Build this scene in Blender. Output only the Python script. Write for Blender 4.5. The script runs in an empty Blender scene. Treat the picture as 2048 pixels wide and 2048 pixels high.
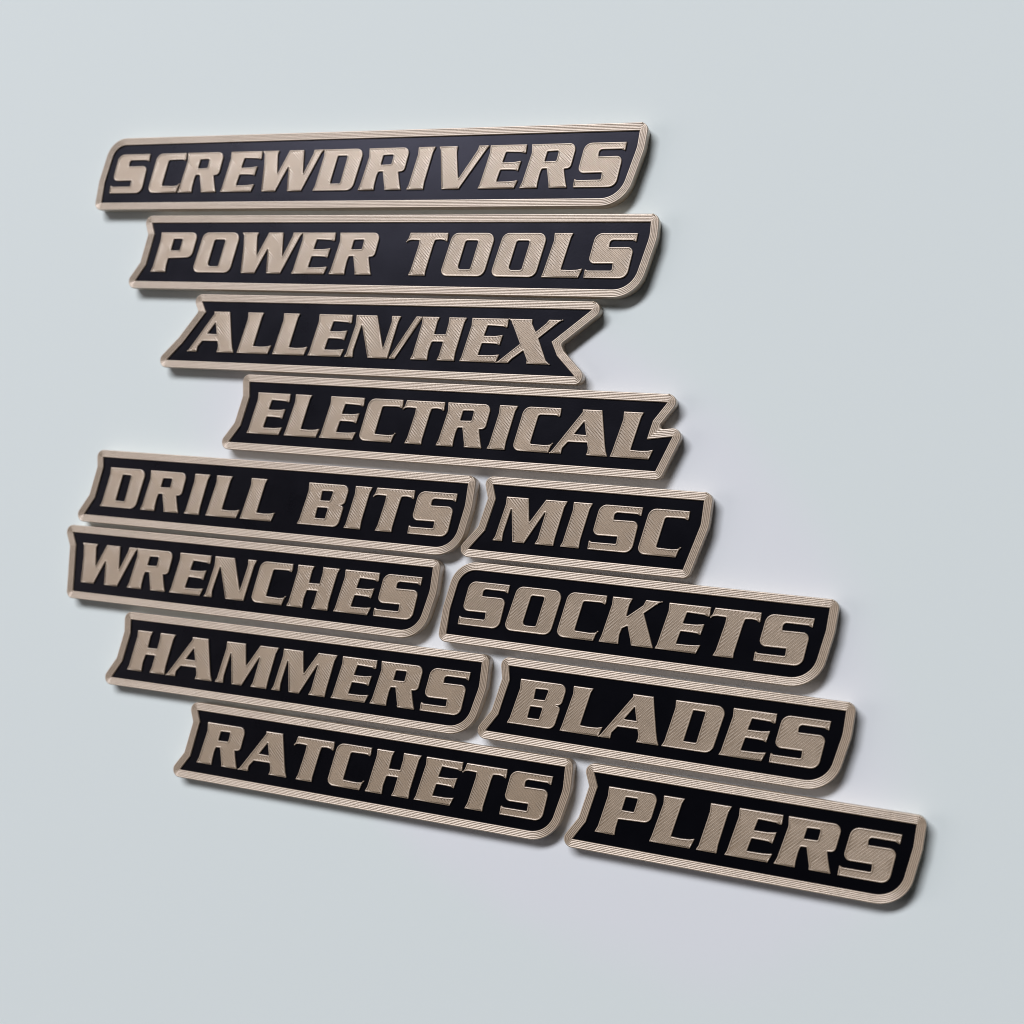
import bpy, bmesh, math, random
from mathutils import Vector, Matrix
from mathutils.geometry import tessellate_polygon

# ---------------------------------------------------------------- units: 1 Blender unit = 1 m, data below in millimetres
MM = 0.001
T = 3.3            # plate thickness (mm)
CAM_F=2600.0
CAM_R=[[0.9291195, -0.0776344, 0.3615382], [0.0941124, 0.9951631, -0.0281652], [-0.3576029, 0.0601941, 0.9319318]]
CAM_L=[112.4026, -8.7566, 289.7384]
IB,IT,OH,HB,HT=1.963,17.992,20.0,4.568,15.364
GLYPHS={
'S':[[[0.0,0.0],[0.198,2.149],[0.846,1.81],[6.85,1.855,0.4],[6.955,3.517,0.1],[0.759,3.429,1.3],[2.163,10.796,2.2],[12.157,10.796],[12.529,10.796],[12.247,8.703],[11.285,9.102],[5.876,9.11,0.9],[5.754,7.427,0.1],[11.835,7.502,1.3],[10.666,0.0,2.2]]],
'C':[[[-9.336,0.0,1.5],[-6.984,10.796,2.2],[2.42,10.796],[2.299,9.114],[2.071,8.657],[1.336,8.975],[0.55,9.009],[-3.18,8.92,0.6],[-4.731,1.898,0.25],[-1.085,1.788],[0.234,1.956],[0.988,2.409],[0.544,1.604],[0.0,0.0]]],
'R':[[[0.0,0.0],[0.683,1.449],[2.509,8.659],[2.381,10.796],[13.95,10.796,1.5],[12.796,4.673,1.3],[11.184,4.583],[11.49,3.008],[11.909,1.265],[12.284,0.0],[7.626,0.0],[7.584,0.92],[6.751,4.737],[5.502,4.668,0.3],[5.098,3.443],[4.733,1.374],[4.641,0.0]],[[6.019,6.477,0.12],[6.576,8.909,0.2],[9.452,9.009,0.3],[9.014,6.573,0.4]]],
'E':[[[0.0,0.0],[0.534,0.997],[2.519,8.984],[2.512,10.796],[12.157,10.796],[12.009,8.738],[11.701,8.592],[10.784,8.864],[6.826,9.005,0.2],[6.066,6.45,0.1],[8.997,6.493],[10.278,6.674],[11.007,6.828],[10.323,4.23],[9.522,4.533],[8.132,4.603],[5.722,4.614,0.2],[4.914,1.709,0.1],[8.179,1.755],[9.468,1.875],[10.523,2.028],[9.638,0.0]]],
'D':[[[0.0,0.0],[0.69,1.22],[2.547,9.104],[2.52,10.796],[14.224,10.796,1.7],[11.635,0.0,2.2]],[[5.077,1.852,0.1],[6.697,9.017,0.15],[9.499,8.998,0.25],[7.998,1.83,0.5]]],
'W':[[[0.0,0.0],[0.116,7.243],[-0.102,10.074],[-0.655,10.796],[4.46,10.796],[3.997,9.779],[4.365,4.558],[7.522,10.796],[11.87,10.796],[12.093,4.3],[14.627,9.755],[14.865,10.796],[17.849,10.796],[16.981,9.907],[11.972,0.0],[7.781,0.0],[7.635,6.693],[4.187,0.0]]],
'V':[[[0.0,0.0],[-1.195,9.905],[-1.643,10.796],[3.45,10.796],[3.311,9.283],[4.301,2.523],[8.846,9.677],[9.128,10.796],[11.964,10.796],[10.826,9.246],[4.65,0.0]]],
'I':[[[0.0,0.0],[0.602,1.076],[2.429,8.863],[2.488,10.796],[7.246,10.796],[6.586,9.427],[4.953,2.002],[4.759,0.0]]],
'P':[[[0.0,0.0],[0.729,1.456],[2.418,8.626],[2.486,10.796],[14.262,10.796,1.5],[12.839,4.027,1.9],[5.416,3.736,0.15],[4.964,1.586],[4.871,0.0]],[[6.031,5.911,0.1],[6.721,8.998,0.15],[9.532,9.027,0.25],[8.851,5.898,0.4]]],
'O':[[[-4.779,0.0,1.5],[-2.067,10.796,2.1],[9.449,10.796,1.8],[7.036,0.0,2.2]],[[-0.049,1.7,0.7],[1.583,8.863,0.6],[4.944,8.857,0.4],[3.35,1.739,0.6]]],
'T':[[[0.0,0.0],[0.675,1.393],[2.231,7.667],[2.353,8.898,0.1],[0.277,8.96],[-0.62,8.824],[-1.268,8.432],[-0.692,9.5],[-0.325,10.796],[10.115,10.796],[10.0,8.811],[9.828,8.557],[9.093,8.953],[7.986,9.09],[6.656,8.959,0.3],[6.24,7.686],[4.774,1.176],[4.699,0.0]]],
'A':[[[0.0,0.0],[0.755,0.849],[7.444,10.184],[7.345,10.796],[12.257,10.796],[12.504,9.16],[13.615,2.742],[13.939,1.23],[14.413,0.0],[9.115,0.0],[9.478,0.869],[9.502,1.812],[9.185,2.948,0.1],[4.464,2.883,0.3],[3.165,1.341],[2.975,0.0]],[[5.81,4.811],[8.068,7.942],[8.782,4.783]]],
'L':[[[0.0,0.0],[0.454,1.202],[2.528,9.034],[2.504,10.796],[7.354,10.796],[6.803,9.73],[4.933,1.949,0.1],[7.031,1.861],[9.098,1.988],[10.36,2.332],[9.43,0.0]]],
'N':[[[0.0,0.0],[0.665,0.899],[2.628,8.468],[2.609,10.796],[8.553,10.796],[10.909,2.382],[12.717,9.34],[12.616,10.796],[15.243,10.796],[14.561,9.383],[12.333,0.0],[6.853,0.0],[4.401,8.458],[2.594,1.701],[2.614,0.0]]],
'/':[[[0.0,0.0],[6.705,10.796],[8.495,10.796],[1.708,0.0]]],
'H':[[[0.0,0.0],[0.663,1.231],[2.468,9.174],[2.48,10.796],[7.215,10.796],[6.669,9.681],[6.068,6.461,0.1],[9.108,6.525,0.1],[9.697,9.347],[9.717,10.796],[14.531,10.796],[13.902,9.626],[12.165,1.965],[12.03,0.0],[7.281,0.0],[7.885,1.287],[8.617,4.64,0.1],[5.641,4.598,0.4],[4.925,2.273],[4.744,0.0]]],
'X':[[[0.0,0.0],[0.698,0.481],[5.864,4.777],[3.115,10.292],[2.418,10.796],[8.551,10.796],[8.52,9.716],[9.618,7.74],[12.154,9.903],[12.797,10.796],[16.283,10.796],[15.173,10.175],[10.457,6.213],[12.821,0.948],[13.928,0.0],[7.861,0.0],[8.011,0.883],[6.88,3.151],[4.092,1.05],[3.128,0.0]]],
'B':[[[0.0,0.0],[0.671,1.319],[2.568,8.603],[2.535,10.796],[14.271,10.796,1.5],[13.169,5.81,1.3],[10.915,5.581,0.05],[13.109,5.595,1.0],[11.763,0.0,1.9]],[[6.259,6.458,0.12],[6.539,8.879,0.2],[9.716,8.962,0.3],[8.992,6.517,0.4]],[[5.099,1.891,0.12],[5.59,4.608,0.2],[8.622,4.648,0.3],[7.979,1.929,0.35]]],
'M':[[[0.0,0.0],[0.697,1.14],[2.663,8.992],[2.705,10.796],[8.367,10.796],[8.986,5.024],[12.768,10.796],[18.202,10.796],[17.484,9.306],[15.806,1.61],[15.612,0.0],[10.822,0.0],[11.548,1.351],[13.031,8.238],[8.161,0.0],[5.189,0.0],[4.234,8.329],[2.668,1.926],[2.562,0.0]]],
'K':[[[0.0,0.0],[0.585,1.557],[2.405,8.921],[2.484,10.796],[7.271,10.796],[6.594,9.372],[6.046,6.396],[9.884,9.536],[10.396,10.796],[14.321,10.796],[13.243,10.23],[10.167,7.663,0.1],[12.023,2.743],[13.016,0.0],[7.864,0.0],[7.536,1.363],[6.591,4.403],[5.322,3.685,0.3],[4.834,2.098],[4.79,0.0]]],
}
PLATES=[
["SCREWDRIVERS", -130.275, 73.956, -0.00067, [[0.0, 1.963], [0.502, 7.7], [3.15, 17.992, 4.6], [153.233, 17.992], [152.919, 13.995, 8], [149.529, 1.963, 6]], [["S", 2.43], ["C", 24.39], ["R", 24.82], ["E", 38.43], ["W", 51.32], ["D", 66.62], ["R", 79.82], ["I", 93.6], ["V", 103.39], ["E", 113.07], ["R", 124.07], ["S", 137.88]]],
["POWER TOOLS", -116.308, 52.282, -0.00125, [[0.0, 1.963], [3.058, 6.375], [4.883, 14.915], [3.734, 17.992], [143.977, 17.992], [143.99, 14.596, 8], [140.712, 1.963, 6]], [["P", 4.8], ["O", 22.97], ["W", 33.56], ["E", 48.79], ["R", 59.83], ["T", 82.46], ["O", 95.88], ["O", 109.38], ["L", 117.93], ["S", 128.68]]],
["ALLEN/HEX", -103.375, 31.026, 0.00142, [[0.0, 1.963], [4.749, 6.831], [11.049, 15.148], [9.493, 17.992], [118.736, 17.992], [109.333, 10.072], [111.023, 6.719], [115.931, 1.963]], [["A", 6.42], ["L", 21.8], ["L", 32.6], ["E", 43.1], ["N", 53.7], ["/", 66.41], ["H", 72.35], ["E", 85.71], ["X", 95.45]]],
["ELECTRICAL", -81.302, 10.182, -0.00052, [[0.0, 1.963], [3.153, 6.326], [5.023, 14.096], [4.57, 17.992], [116.929, 17.992], [113.856, 13.572], [112.79, 9.185], [118.788, 10.131], [115.483, 1.963]], [["E", 5.2], ["L", 16.39], ["E", 26.74], ["C", 47.29], ["T", 50.97], ["R", 59.51], ["I", 73.07], ["C", 88.94], ["A", 89.25], ["L", 104.23]]],
["DRILL BITS", -125.21, -12.33, 0.00271, [[0.0, 1.963], [3.073, 6.689], [4.968, 15.193], [4.562, 17.992], [113.174, 17.992], [112.882, 12.675, 8], [110.523, 1.963, 6]], [["D", 5.04], ["R", 18.3], ["I", 32.32], ["L", 39.1], ["L", 49.67], ["B", 66.79], ["I", 80.22], ["T", 89.09], ["S", 98.16]]],
["MISC", -10.48, -11.757, -0.00123, [[0.0, 1.963], [3.874, 6.712], [5.895, 14.56], [4.871, 17.992], [56.619, 17.992], [56.397, 12.562, 6], [53.174, 1.963]], [["M", 6.03], ["I", 23.23], ["S", 30.09], ["C", 51.25]]],
["WRENCHES", -128.227, -33.506, 0.00341, [[1.996, 1.963], [1.474, 14.565], [0.0, 17.992], [109.01, 17.992], [108.727, 12.34, 8], [106.016, 1.963, 6]], [["W", 4.42], ["R", 19.62], ["E", 33.22], ["N", 44.02], ["C", 67.67], ["H", 69.06], ["E", 82.64], ["S", 93.95]]],
["SOCKETS", -14.154, -32.729, -0.00393, [[0.0, 1.963], [0.445, 8.075], [2.598, 17.992, 5.0], [90.08, 17.992], [89.689, 13.024, 8], [87.369, 1.963, 6]], [["S", 2.82], ["O", 19.42], ["C", 37.2], ["K", 38.53], ["E", 51.91], ["T", 65.36], ["S", 74.57]]],
["HAMMERS", -110.63, -55.194, 0.00591, [[0.0, 1.963], [3.01, 6.533], [4.829, 14.506], [4.529, 17.992], [106.634, 17.992], [106.463, 12.19, 8], [103.617, 1.963, 6]], [["H", 4.78], ["A", 17.24], ["M", 32.51], ["M", 49.51], ["E", 66.73], ["R", 77.7], ["S", 91.47]]],
["BLADES", -1.605, -54.471, -0.00422, [[0.0, 1.963], [2.927, 6.208], [4.97, 14.729], [4.361, 17.992], [82.859, 17.992], [82.543, 12.872, 8], [79.949, 1.963, 6]], [["B", 5.22], ["L", 18.49], ["A", 27.96], ["D", 42.93], ["E", 56.09], ["S", 67.4]]],
["RATCHETS", -86.088, -76.372, 0.00241, [[0.0, 1.963], [2.772, 5.811], [4.74, 14.983], [3.655, 17.992], [105.268, 17.992], [105.217, 12.748, 8], [102.382, 1.963, 6]], [["R", 4.9], ["A", 17.54], ["T", 34.54], ["C", 52.7], ["H", 54.17], ["E", 67.52], ["T", 81.01], ["S", 90.05]]],
["PLIERS", 22.42, -76.26, -0.00406, [[0.0, 1.963], [2.916, 6.395], [4.927, 14.777], [3.733, 17.992], [75.246, 17.992], [74.95, 13.213, 8], [72.78, 1.963, 6]], [["P", 5.16], ["L", 18.15], ["I", 28.92], ["E", 35.36], ["R", 46.28], ["S", 60.01]]],
]

sc = bpy.context.scene
COL = sc.collection

# ---------------------------------------------------------------- camera
cam_d = bpy.data.cameras.new('camera')
cam = bpy.data.objects.new('camera', cam_d); COL.objects.link(cam)
cam_d.sensor_fit = 'HORIZONTAL'; cam_d.sensor_width = 36.0
cam_d.lens = CAM_F / 2048.0 * 36.0
cam_d.clip_start = 0.01; cam_d.clip_end = 20.0
m = Matrix([list(r) + [0] for r in CAM_R] + [[0, 0, 0, 1]])
m.translation = Vector((CAM_L[0] * MM, CAM_L[1] * MM, (CAM_L[2] + T) * MM))
cam.matrix_world = m
cam_d.dof.use_dof = True
foc = Vector((12 * MM, -5 * MM, T * MM))
cam_d.dof.focus_distance = (foc - m.translation).dot(-(m.to_3x3().col[2]))
cam_d.dof.aperture_fstop = 15.0
sc.camera = cam
sc.cycles.filter_width = 1.05

# ---------------------------------------------------------------- light
sc.view_settings.view_transform = 'Standard'; sc.view_settings.look = 'None'
sc.view_settings.exposure = 0.0; sc.view_settings.gamma = 1.0
# soft light of a plain room: a window above, dim bounce from the sides
w = bpy.data.worlds.new('World'); sc.world = w; w.use_nodes = True
bg = w.node_tree.nodes['Background']
bg.inputs[0].default_value = (0.80, 0.84, 1.0, 1); bg.inputs[1].default_value = 0.015

def area(name, loc, target, sx, sy, power, color):
    l = bpy.data.lights.new(name, 'AREA'); l.shape = 'RECTANGLE'; l.size = sx; l.size_y = sy
    l.energy = power; l.color = color
    o = bpy.data.objects.new(name, l); COL.objects.link(o)
    o.location = loc
    o.rotation_euler = (Vector(target) - Vector(loc)).to_track_quat('-Z', 'Y').to_euler()
    return o
area('window_light', (-2.1, 4.15, 5.55), (0, 0, 0), 4.8, 1.5, 556.0, (0.975, 0.955, 1.0))
area('side_light', (-5.2, -0.6, 3.0), (0, 0, 0), 2.6, 3.2, 52.0, (1.0, 0.88, 0.88))
area('fill_light', (2.8, -2.8, 4.2), (0, 0, 0), 3.2, 3.2, 4.0, (1.0, 0.93, 0.93))

# ---------------------------------------------------------------- materials
def nodes(name):
    ma = bpy.data.materials.new(name); ma.use_nodes = True
    nt = ma.node_tree; b = nt.nodes['Principled BSDF']
    return ma, nt, b
def N(nt, typ, **kw):
    n = nt.nodes.new(typ)
    for k, v in kw.items():
        setattr(n, k, v)
    return n
def math_(nt, op, a, b=None, c=None):
    n = N(nt, 'ShaderNodeMath', operation=op)
    for i, v in enumerate((a, b, c)):
        if v is None: continue
        if isinstance(v, (int, float)): n.inputs[i].default_value = v
        else: nt.links.new(v, n.inputs[i])
    return n.outputs[0]
def noise(nt, vec, scale, detail=3, rough=0.55):
    n = N(nt, 'ShaderNodeTexNoise'); n.inputs['Scale'].default_value = scale
    n.inputs['Detail'].default_value = detail; n.inputs['Roughness'].default_value = rough
    nt.links.new(vec, n.inputs['Vector']); return n
def remap(nt, v, a, b, c, d):
    n = N(nt, 'ShaderNodeMapRange'); nt.links.new(v, n.inputs[0])
    for i, q in zip((1, 2, 3, 4), (a, b, c, d)): n.inputs[i].default_value = q
    return n.outputs[0]

def plastic(name, kind, sgn=1.0):
    """silk beige printed plastic; kind: 'bead' (perimeter lines), 'fill' (diagonal top lines)"""
    ma, nt, b = nodes(name)
    tc = N(nt, 'ShaderNodeTexCoord'); ob = tc.outputs['Object']
    geo = N(nt, 'ShaderNodeNewGeometry')
    n1 = noise(nt, ob, 900, 4); n2 = noise(nt, ob, 70, 2)
    mix = N(nt, 'ShaderNodeMix', data_type='RGBA')
    mix.inputs[6].default_value = TAN_A; mix.inputs[7].default_value = TAN_B
    nt.links.new(remap(nt, n2.outputs[0], 0.3, 0.7, 0, 1), mix.inputs[0])
    nt.links.new(mix.outputs[2], b.inputs['Base Color'])
    b.inputs['Metallic'].default_value = 0.3
    b.inputs['Coat Weight'].default_value = 1.0; b.inputs['Coat Roughness'].default_value = 0.44; b.inputs['Coat IOR'].default_value = 2.3
    nt.links.new(remap(nt, n1.outputs[0], 0.3, 0.7, 0.34, 0.48), b.inputs['Roughness'])
    b.inputs['Specular IOR Level'].default_value = 0.6
    sep = N(nt, 'ShaderNodeSeparateXYZ'); nt.links.new(ob, sep.inputs[0])
    comb = N(nt, 'ShaderNodeCombineXYZ')
    if kind == 'fill':
        nt.links.new(remap(nt, n1.outputs[0], 0.3, 0.7, -0.05, 0.05), comb.inputs[0])
        nt.links.new(remap(nt, n2.outputs[0], 0.3, 0.7, -0.04, 0.04), comb.inputs[1])
    else:
        # printed layers show as fine horizontal lines on the upright edges, fine grain elsewhere
        ph = math_(nt, 'MULTIPLY', sep.outputs[2], 2 * math.pi / (0.2 * MM))
        nt.links.new(math_(nt, 'MULTIPLY', math_(nt, 'COSINE', ph), 0.25), comb.inputs[2])
        st = N(nt, 'ShaderNodeMapping'); nt.links.new(ob, st.inputs[0]); st.inputs['Scale'].default_value = (60, 2600, 2600)
        n3 = noise(nt, st.outputs[0], 1.0, 3)
        nt.links.new(remap(nt, n1.outputs[0], 0.3, 0.7, -0.07, 0.07), comb.inputs[0])
        nt.links.new(remap(nt, n3.outputs[0], 0.3, 0.7, -0.07, 0.07), comb.inputs[1])
    add = N(nt, 'ShaderNodeVectorMath', operation='ADD')
    nt.links.new(geo.outputs['Normal'], add.inputs[0]); nt.links.new(comb.outputs[0], add.inputs[1])
    nrm = N(nt, 'ShaderNodeVectorMath', operation='NORMALIZE'); nt.links.new(add.outputs[0], nrm.inputs[0])
    nt.links.new(nrm.outputs[0], b.inputs['Normal'])
    return ma
TAN_A = (0.43, 0.33, 0.22, 1); TAN_B = (0.475, 0.37, 0.255, 1)
M_BEAD = plastic('beige_plastic_edge_lines', 'bead')
M_FILL = {1: plastic('beige_plastic_fill_down', 'fill', 1.0), -1: plastic('beige_plastic_fill_up', 'fill', -1.0)}

def black():
    ma, nt, b = nodes('black_plastic')
    tc = N(nt, 'ShaderNodeTexCoord'); ob = tc.outputs['Object']
    n1 = noise(nt, ob, 120, 4); n2 = noise(nt, ob, 2500, 2)
    dv = N(nt, 'ShaderNodeTexVoronoi', feature='F1'); dv.inputs['Scale'].default_value = 110.0
    nt.links.new(ob, dv.inputs['Vector'])
    sc_ = N(nt, 'ShaderNodeSeparateColor'); nt.links.new(dv.outputs['Color'], sc_.inputs[0])
    rad = remap(nt, sc_.outputs[0], 0.45, 1.0, 0.0, 0.016)
    dust = math_(nt, 'LESS_THAN', dv.outputs['Distance'], rad)
    dm = N(nt, 'ShaderNodeMix', data_type='RGBA'); nt.links.new(dust, dm.inputs[0])
    dm.inputs[6].default_value = (0.0012, 0.0013, 0.002, 1); dm.inputs[7].default_value = (0.10, 0.10, 0.11, 1)
    nt.links.new(dm.outputs[2], b.inputs['Base Color'])
    nt.links.new(remap(nt, n1.outputs[0], 0.3, 0.7, 0.27, 0.31), b.inputs['Roughness'])
    b.inputs['Specular IOR Level'].default_value = 0.34; b.inputs['Specular Tint'].default_value = (0.74, 0.75, 1.0, 1)
    bp = N(nt, 'ShaderNodeBump'); bp.inputs['Strength'].default_value = 0.25; bp.inputs['Distance'].default_value = 0.00003
    nt.links.new(n2.outputs[0], bp.inputs['Height']); nt.links.new(bp.outputs[0], b.inputs['Normal'])
    return ma
M_BLACK = black()

def surface():
    ma, nt, b = nodes('white_board')
    tc = N(nt, 'ShaderNodeTexCoord'); ob = tc.outputs['Object']
    n1 = noise(nt, ob, 14, 3)
    # base colour faintly lavender in a broad soft-edged patch under and between the plates, cool grey elsewhere, about the same lightness
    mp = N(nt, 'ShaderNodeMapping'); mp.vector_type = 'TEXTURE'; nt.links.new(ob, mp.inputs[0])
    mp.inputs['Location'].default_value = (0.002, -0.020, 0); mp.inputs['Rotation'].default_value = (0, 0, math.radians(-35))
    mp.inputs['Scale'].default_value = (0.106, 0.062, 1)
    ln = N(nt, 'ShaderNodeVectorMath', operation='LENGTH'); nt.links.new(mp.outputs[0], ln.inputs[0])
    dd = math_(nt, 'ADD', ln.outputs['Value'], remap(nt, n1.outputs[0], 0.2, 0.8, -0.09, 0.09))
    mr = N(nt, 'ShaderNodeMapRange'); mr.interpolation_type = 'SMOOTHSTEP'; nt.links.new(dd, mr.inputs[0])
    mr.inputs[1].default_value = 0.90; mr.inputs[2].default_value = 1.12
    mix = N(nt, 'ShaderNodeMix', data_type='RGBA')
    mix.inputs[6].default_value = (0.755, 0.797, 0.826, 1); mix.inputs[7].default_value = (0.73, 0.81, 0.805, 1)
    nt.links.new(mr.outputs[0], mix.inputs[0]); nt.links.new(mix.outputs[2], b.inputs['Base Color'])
    b.inputs['Roughness'].default_value = 0.75; b.inputs['Specular IOR Level'].default_value = 0.15
    return ma
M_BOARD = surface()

# ---------------------------------------------------------------- helpers
def mesh_obj(name, verts, faces, mats, parent=None, fmat=None, smooth=False):
    me = bpy.data.meshes.new(name)
    me.from_pydata([(a * MM, b * MM, c * MM) for a, b, c in verts], [], faces)
    for k in mats: me.materials.append(k)
    if fmat: me.polygons.foreach_set('material_index', fmat)
    me.polygons.foreach_set('use_smooth', [smooth] * len(faces))
    me.update()
    o = bpy.data.objects.new(name, me); COL.objects.link(o)
    if parent: o.parent = parent
    return o

def signed(p):
    return 0.5 * sum(p[i][0] * p[(i + 1) % len(p)][1] - p[(i + 1) % len(p)][0] * p[i][1] for i in range(len(p)))

def fillet(pts, default=0.0, step=9.0):
    """round the corners of a closed polygon; a point is (x, y) or (x, y, radius)"""
    out = []; n = len(pts)
    for i in range(n):
        a, b, c = Vector(pts[i - 1][:2]), Vector(pts[i][:2]), Vector(pts[(i + 1) % n][:2])
        r = pts[i][2] if len(pts[i]) > 2 else default
        d1, d2 = (a - b), (c - b); l1, l2 = d1.length, d2.length; d1.normalize(); d2.normalize()
        turn = math.pi - d1.angle(d2)
        if r <= 0 or turn < math.radians(8): out.append(tuple(b)); continue
        t = r * math.tan(turn / 2)
        t = min(t, 0.48 * l1 if len(pts[i - 1]) > 2 or default else 0.9 * l1, 0.48 * l2 if len(pts[(i + 1) % n]) > 2 or default else 0.9 * l2)
        if r > 1.0:
            t = min(r * math.tan(turn / 2), 0.6 * l1, 0.6 * l2)
        r = t / math.tan(turn / 2)
        p1, p2 = b + d1 * t, b + d2 * t
        bis = (d1 + d2).normalized(); cen = b + bis * (r / math.cos(turn / 2))
        a1 = math.atan2(p1.y - cen.y, p1.x - cen.x); a2 = math.atan2(p2.y - cen.y, p2.x - cen.x)
        da = (a2 - a1 + math.pi) % (2 * math.pi) - math.pi
        k = max(2, int(abs(math.degrees(da)) / step))
        for j in range(k + 1):
            q = a1 + da * j / k
            out.append((cen.x + r * math.cos(q), cen.y + r * math.sin(q)))
    res = []
    for p in out:
        if not res or (Vector(p) - Vector(res[-1])).length > 0.015: res.append(p)
    if (Vector(res[0]) - Vector(res[-1])).length < 0.015: res.pop()
    return res

def round_ring(pts, d):
    """outward offset of a counter-clockwise polygon by d: convex corners round, hollow corners eased.
    Always the same number of points, so rings can be joined."""
    out = []; n = len(pts)
    for i in range(n):
        a, b, c = Vector(pts[i - 1]), Vector(pts[i]), Vector(pts[(i + 1) % n])
        e1, e2 = (b - a).normalized(), (c - b).normalized()
        n1, n2 = Vector((e1.y, -e1.x)), Vector((e2.y, -e2.x))
        turn = math.atan2(e1.x * e2.y - e1.y * e2.x, e1.dot(e2))
        bis = (n1 + n2).normalized(); mit = b + bis * (d / max(0.3, bis.dot(n1)))
        if abs(turn) < math.radians(14): out.append(tuple(mit)); continue
        K = 10
        if turn > 0:
            a1 = math.atan2(n1.y, n1.x)
            for j in range(K + 1):
                q = a1 + turn * j / K
                out.append((b.x + d * math.cos(q), b.y + d * math.sin(q)))
        else:
            r = 0.5 * d; tt = r * math.tan(-turn / 2)
            p1, p2 = mit - e1 * tt, mit + e2 * tt
            for j in range(K + 1):
                s = j / K
                q = p1 * (1 - s) ** 2 + mit * 2 * s * (1 - s) + p2 * s * s
                out.append(tuple(q))
    return out

def inset_ring(pts, t, hole=False):
    """inward offset of a loop, same vertex count, folded edges collapsed"""
    n = len(pts); s = 1.0 if signed(pts) > 0 else -1.0
    if hole: s = -s
    out = []
    for i in range(n):
        a, b, c = Vector(pts[i - 1]), Vector(pts[i]), Vector(pts[(i + 1) % n])
        e1, e2 = (b - a).normalized(), (c - b).normalized()
        n1, n2 = Vector((-e1.y, e1.x)) * s, Vector((-e2.y, e2.x)) * s
        bis = n1 + n2
        if bis.length < 1e-4: bis = n1
        bis.normalize()
        out.append(b + bis * (t / max(0.42, bis.dot(n1))))
    for _ in range(6):
        bad = False
        for i in range(n):
            j = (i + 1) % n
            if (out[j] - out[i]).dot(Vector(pts[j]) - Vector(pts[i])) < -1e-9:
                mid = (out[i] + out[j]) / 2; out[i] = mid.copy(); out[j] = mid.copy(); bad = True
        if not bad: break
    return [tuple(v) for v in out]

# ---------------------------------------------------------------- table
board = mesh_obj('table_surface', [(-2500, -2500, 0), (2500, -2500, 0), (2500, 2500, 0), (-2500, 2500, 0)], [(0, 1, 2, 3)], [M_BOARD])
board['kind'] = 'structure'

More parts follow.
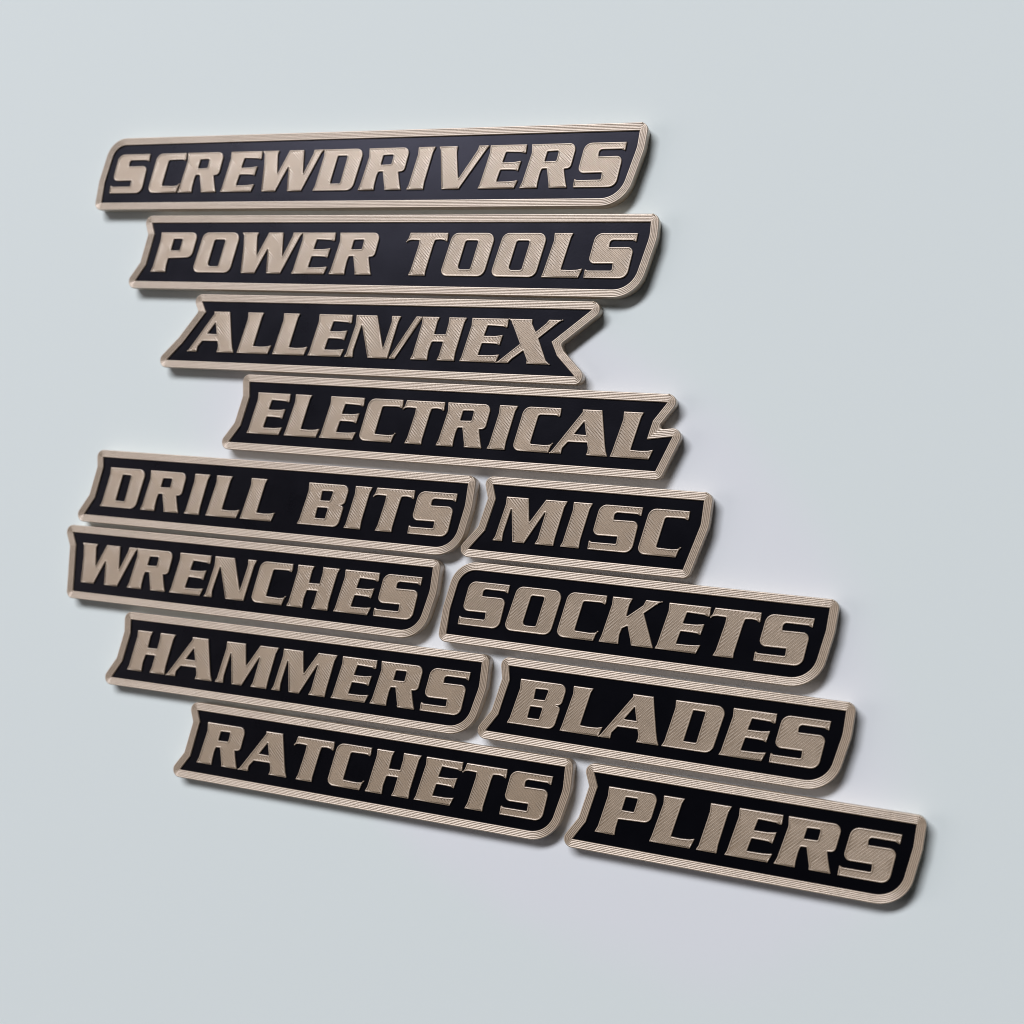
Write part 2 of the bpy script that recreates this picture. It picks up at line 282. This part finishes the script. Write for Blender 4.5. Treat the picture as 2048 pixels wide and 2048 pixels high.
# ---------------------------------------------------------------- letters
PANEL_Z = T - 0.38
def letter_mesh(ch, fill):
    verts, faces, fm = [], [], []
    top = T - PANEL_Z   # local z=0 is the panel face
    prof = [(0.0, -0.06), (0.0, top - 0.13), (0.035, top - 0.05), (0.10, top - 0.005), (0.18, top + 0.01), (0.27, top - 0.01),
            (0.335, top - 0.06), (0.36, top - 0.14), (0.40, top - 0.05), (0.42, top - 0.25)]
    caps = []
    for li, loop in enumerate(GLYPHS[ch]):
        p = fillet([tuple(q) for q in loop], 0.11 if li == 0 else 0.05, 12)
        if li == 0 and signed(p) < 0: p.reverse()
        if li and signed(p) > 0: p.reverse()
        base = len(verts); n = len(p)
        for t, z in prof:
            for q in inset_ring(p, t, li > 0): verts.append((q[0], q[1], z))
        for k in range(len(prof) - 1):
            for i in range(n):
                j = (i + 1) % n; a = base + k * n
                faces.append((a + i, a + j, a + n + j, a + n + i)); fm.append(0)
        a = base + (len(prof) - 2) * n
        caps.append([a + i for i in range(n)])
        if li == 0:
            # little plastic blobs the nozzle leaves on needle-sharp tips
            L = [Vector(q[:2]) for q in loop]
            for i in range(len(L)):
                d1, d2 = (L[i - 1] - L[i]), (L[(i + 1) % len(L)] - L[i])
                if min(d1.length, d2.length) > 0.2 and d1.angle(d2) < math.radians(52):
                    c = L[i] + (d1.normalized() + d2.normalized()).normalized() * 0.16
                    b0 = len(verts); R_ = 0.19
                    for rr, zz in ((1.0, -0.02), (1.0, top * 0.55), (0.78, top * 0.88), (0.4, top + 0.02)):
                        for k in range(10):
                            q = k * math.pi / 5
                            verts.append((c.x + R_ * rr * math.cos(q), c.y + R_ * rr * math.sin(q), zz))
                    for lv in range(3):
                        for k in range(10):
                            k2 = (k + 1) % 10
                            faces.append((b0 + lv * 10 + k, b0 + lv * 10 + k2, b0 + lv * 10 + 10 + k2, b0 + lv * 10 + 10 + k)); fm.append(0)
                    faces.append(tuple(b0 + 30 + k for k in range(10))); fm.append(0)
    flat = [v for c in caps for v in c]
    tris = tessellate_polygon([[Vector((verts[v][0], verts[v][1], 0)) for v in c] for c in caps])
    bm = bmesh.new(); bv = [bm.verts.new((verts[v][0], verts[v][1], top - 0.05)) for v in flat]
    for t in tris:
        a, b, c = (verts[flat[i]] for i in t)
        ar = (b[0] - a[0]) * (c[1] - a[1]) - (b[1] - a[1]) * (c[0] - a[0])
        if abs(ar) < 1e-6: continue
        if ar < 0: t = t[::-1]
        try: bm.faces.new([bv[i] for i in t])
        except ValueError: pass
    # the diagonal lines of the printed top face: one groove every 0.29 mm, alternate ones deeper where the nozzle turned round, cut as real geometry
    nx, ny = math.sqrt(0.5), math.sqrt(0.5) * fill; P = 0.29; dep = 0.95 if fill == 1 else 0.5; rnd = random.Random(ord(ch))
    us = [v.co.x * nx + v.co.y * ny for v in bm.verts]
    k = math.floor(min(us) / P)
    while k * P < max(us) + P:
        c0 = k * P + rnd.uniform(-0.025, 0.025)
        for off in (-0.085, 0.0, 0.085):
            bmesh.ops.bisect_plane(bm, geom=bm.verts[:] + bm.edges[:] + bm.faces[:], dist=1e-5,
                                   plane_co=(nx * (c0 + off), ny * (c0 + off), 0), plane_no=(nx, ny, 0))
        for v in bm.verts:
            if abs(v.co.x * nx + v.co.y * ny - c0) < 3e-4:
                if k % 2: v.co.z = top - 0.05 - (0.34 if v.is_boundary else 0.15) * dep
                else: v.co.z = top - 0.05 - (0.03 if v.is_boundary else 0.11) * dep
        k += 1
    bmesh.ops.triangulate(bm, faces=bm.faces[:])
    bm.verts.index_update(); b0 = len(verts)
    verts += [tuple(v.co) for v in bm.verts]
    for f in bm.faces: faces.append(tuple(b0 + v.index for v in f.verts)); fm.append(1)
    bm.free()
    me = bpy.data.meshes.new('letter')
    me.from_pydata([(x * MM, y * MM, z * MM) for x, y, z in verts], [], faces)
    me.materials.append(M_BEAD); me.materials.append(M_FILL[fill])
    me.polygons.foreach_set('material_index', fm)
    me.polygons.foreach_set('use_smooth', [f == 0 for f in fm])
    me.update()
    return me
CACHE = {}

# ---------------------------------------------------------------- plates
LABELS = {
 'SCREWDRIVERS': 'longest beige and black raised letter name plate reading SCREWDRIVERS, topmost of all',
 'POWER TOOLS': 'beige and black name plate reading POWER TOOLS, directly below the SCREWDRIVERS plate',
 'ALLEN/HEX': 'beige and black name plate reading ALLEN/HEX with a notched right end',
 'ELECTRICAL': 'beige and black name plate reading ELECTRICAL with a lightning shaped notch in its right end',
 'DRILL BITS': 'beige and black name plate reading DRILL BITS, left of the short MISC plate',
 'MISC': 'shortest beige and black name plate, reading MISC, right of the DRILL BITS plate',
 'WRENCHES': 'beige and black name plate reading WRENCHES with a shallow notched left end, farthest left',
 'SOCKETS': 'beige and black name plate reading SOCKETS with a rounded upper left corner, below MISC',
 'HAMMERS': 'beige and black name plate reading HAMMERS between the WRENCHES and RATCHETS plates',
 'BLADES': 'beige and black name plate reading BLADES between the SOCKETS and PLIERS plates',
 'RATCHETS': 'beige and black name plate reading RATCHETS at the bottom of the left column',
 'PLIERS': 'beige and black name plate reading PLIERS, lowest plate at the bottom right',
}
FILL = {'SOCKETS': -1, 'BLADES': -1, 'PLIERS': -1}

BORDER = 1.98; NR = 5
def frame_profile():
    pr = [(0.0, PANEL_Z - 0.08), (0.0, T - 0.12), (0.03, T - 0.05)]
    wd = (BORDER - 0.10) / NR
    for k in range(NR):
        b = 0.03 + k * wd
        for s, dz in ((0.20, -0.008), (0.5, 0.0), (0.80, -0.008)):
            pr.append((b + s * wd, T + dz))
        if k < NR - 1: pr += [(b + 0.87 * wd, T - 0.05), (b + 1.0 * wd, T - 0.09), (b + 1.13 * wd, T - 0.05)]
    pr += [(BORDER - 0.045, T - 0.07), (BORDER, T - 0.20), (BORDER + 0.01, T - 0.4), (BORDER, T - 0.9), (BORDER - 0.14, 0.9), (BORDER - 0.30, 0.0)]
    return pr

for (word, x0, y0, th, poly, letters) in PLATES:
    root = bpy.data.objects.new('name_plate', None); COL.objects.link(root)
    root.empty_display_size = 0.01
    root.location = (x0 * MM, y0 * MM, 0); root.rotation_euler = (0, 0, th)
    root['label'] = LABELS[word]; root['category'] = 'name plate'; root['group'] = 'beige and black tool drawer name plates'
    p = fillet([tuple(q) for q in poly], 0.0, 5)
    if signed(p) < 0: p.reverse()
    verts, faces = [], []
    prof = frame_profile(); n = None
    for d, z in prof:
        r = round_ring(p, d); n = len(r)
        verts += [(q[0], q[1], z) for q in r]
    for k in range(len(prof) - 1):
        a = k * n
        for i in range(n):
            j = (i + 1) % n
            faces.append((a + j, a + i, a + n + i, a + n + j))
    # the small blob where the printer starts and ends each outline, at the upper right corner
    tr = max(((q[0] + q[1] * 3, q) for q in round_ring(p, BORDER - 0.15)), key=lambda e: e[0])[1]
    for (cx, cy, R_) in ((tr[0] - 0.25, tr[1] + 0.02, 0.26), (tr[0] + 0.15, tr[1] - 0.12, 0.22)):
        b0 = len(verts)
        for rr, zz in ((1.0, T - 0.3), (0.95, T - 0.03), (0.7, T + 0.07), (0.25, T + 0.11)):
            for k in range(10): verts.append((cx + R_ * rr * math.cos(k * math.pi / 5), cy + R_ * rr * math.sin(k * math.pi / 5), zz))
        for lv in range(3):
            for k in range(10):
                k2 = (k + 1) % 10
                faces.append((b0 + lv * 10 + k, b0 + lv * 10 + k2, b0 + lv * 10 + 10 + k2, b0 + lv * 10 + 10 + k))
        faces.append(tuple(b0 + 30 + k for k in range(10)))
    mesh_obj('frame', verts, faces, [M_BEAD], root, smooth=True)
    r = round_ring(p, 0.3); n = len(r)
    verts = [(q[0], q[1], PANEL_Z) for q in r] + [(q[0], q[1], 0.3) for q in r]
    faces = [(i, n + i, n + (i + 1) % n, (i + 1) % n) for i in range(n)]
    tris = tessellate_polygon([[Vector((v[0], v[1], 0)) for v in verts[:n]]])
    for t in tris:
        a, b, c = (verts[i] for i in t)
        if (b[0] - a[0]) * (c[1] - a[1]) - (b[1] - a[1]) * (c[0] - a[0]) < 0: t = t[::-1]
        faces.append(tuple(t))
    mesh_obj('black_panel', verts, faces, [M_BLACK], root)
    for ch, lx in letters:
        key = (ch, FILL.get(word, 1))
        if key not in CACHE: CACHE[key] = letter_mesh(*key)
        o = bpy.data.objects.new('letter', CACHE[key]); COL.objects.link(o)
        o.parent = root; o.location = (lx * MM, HB * MM, PANEL_Z * MM)
        o['label'] = ('raised slash between the words' if ch == '/' else 'raised capital letter ' + ch)
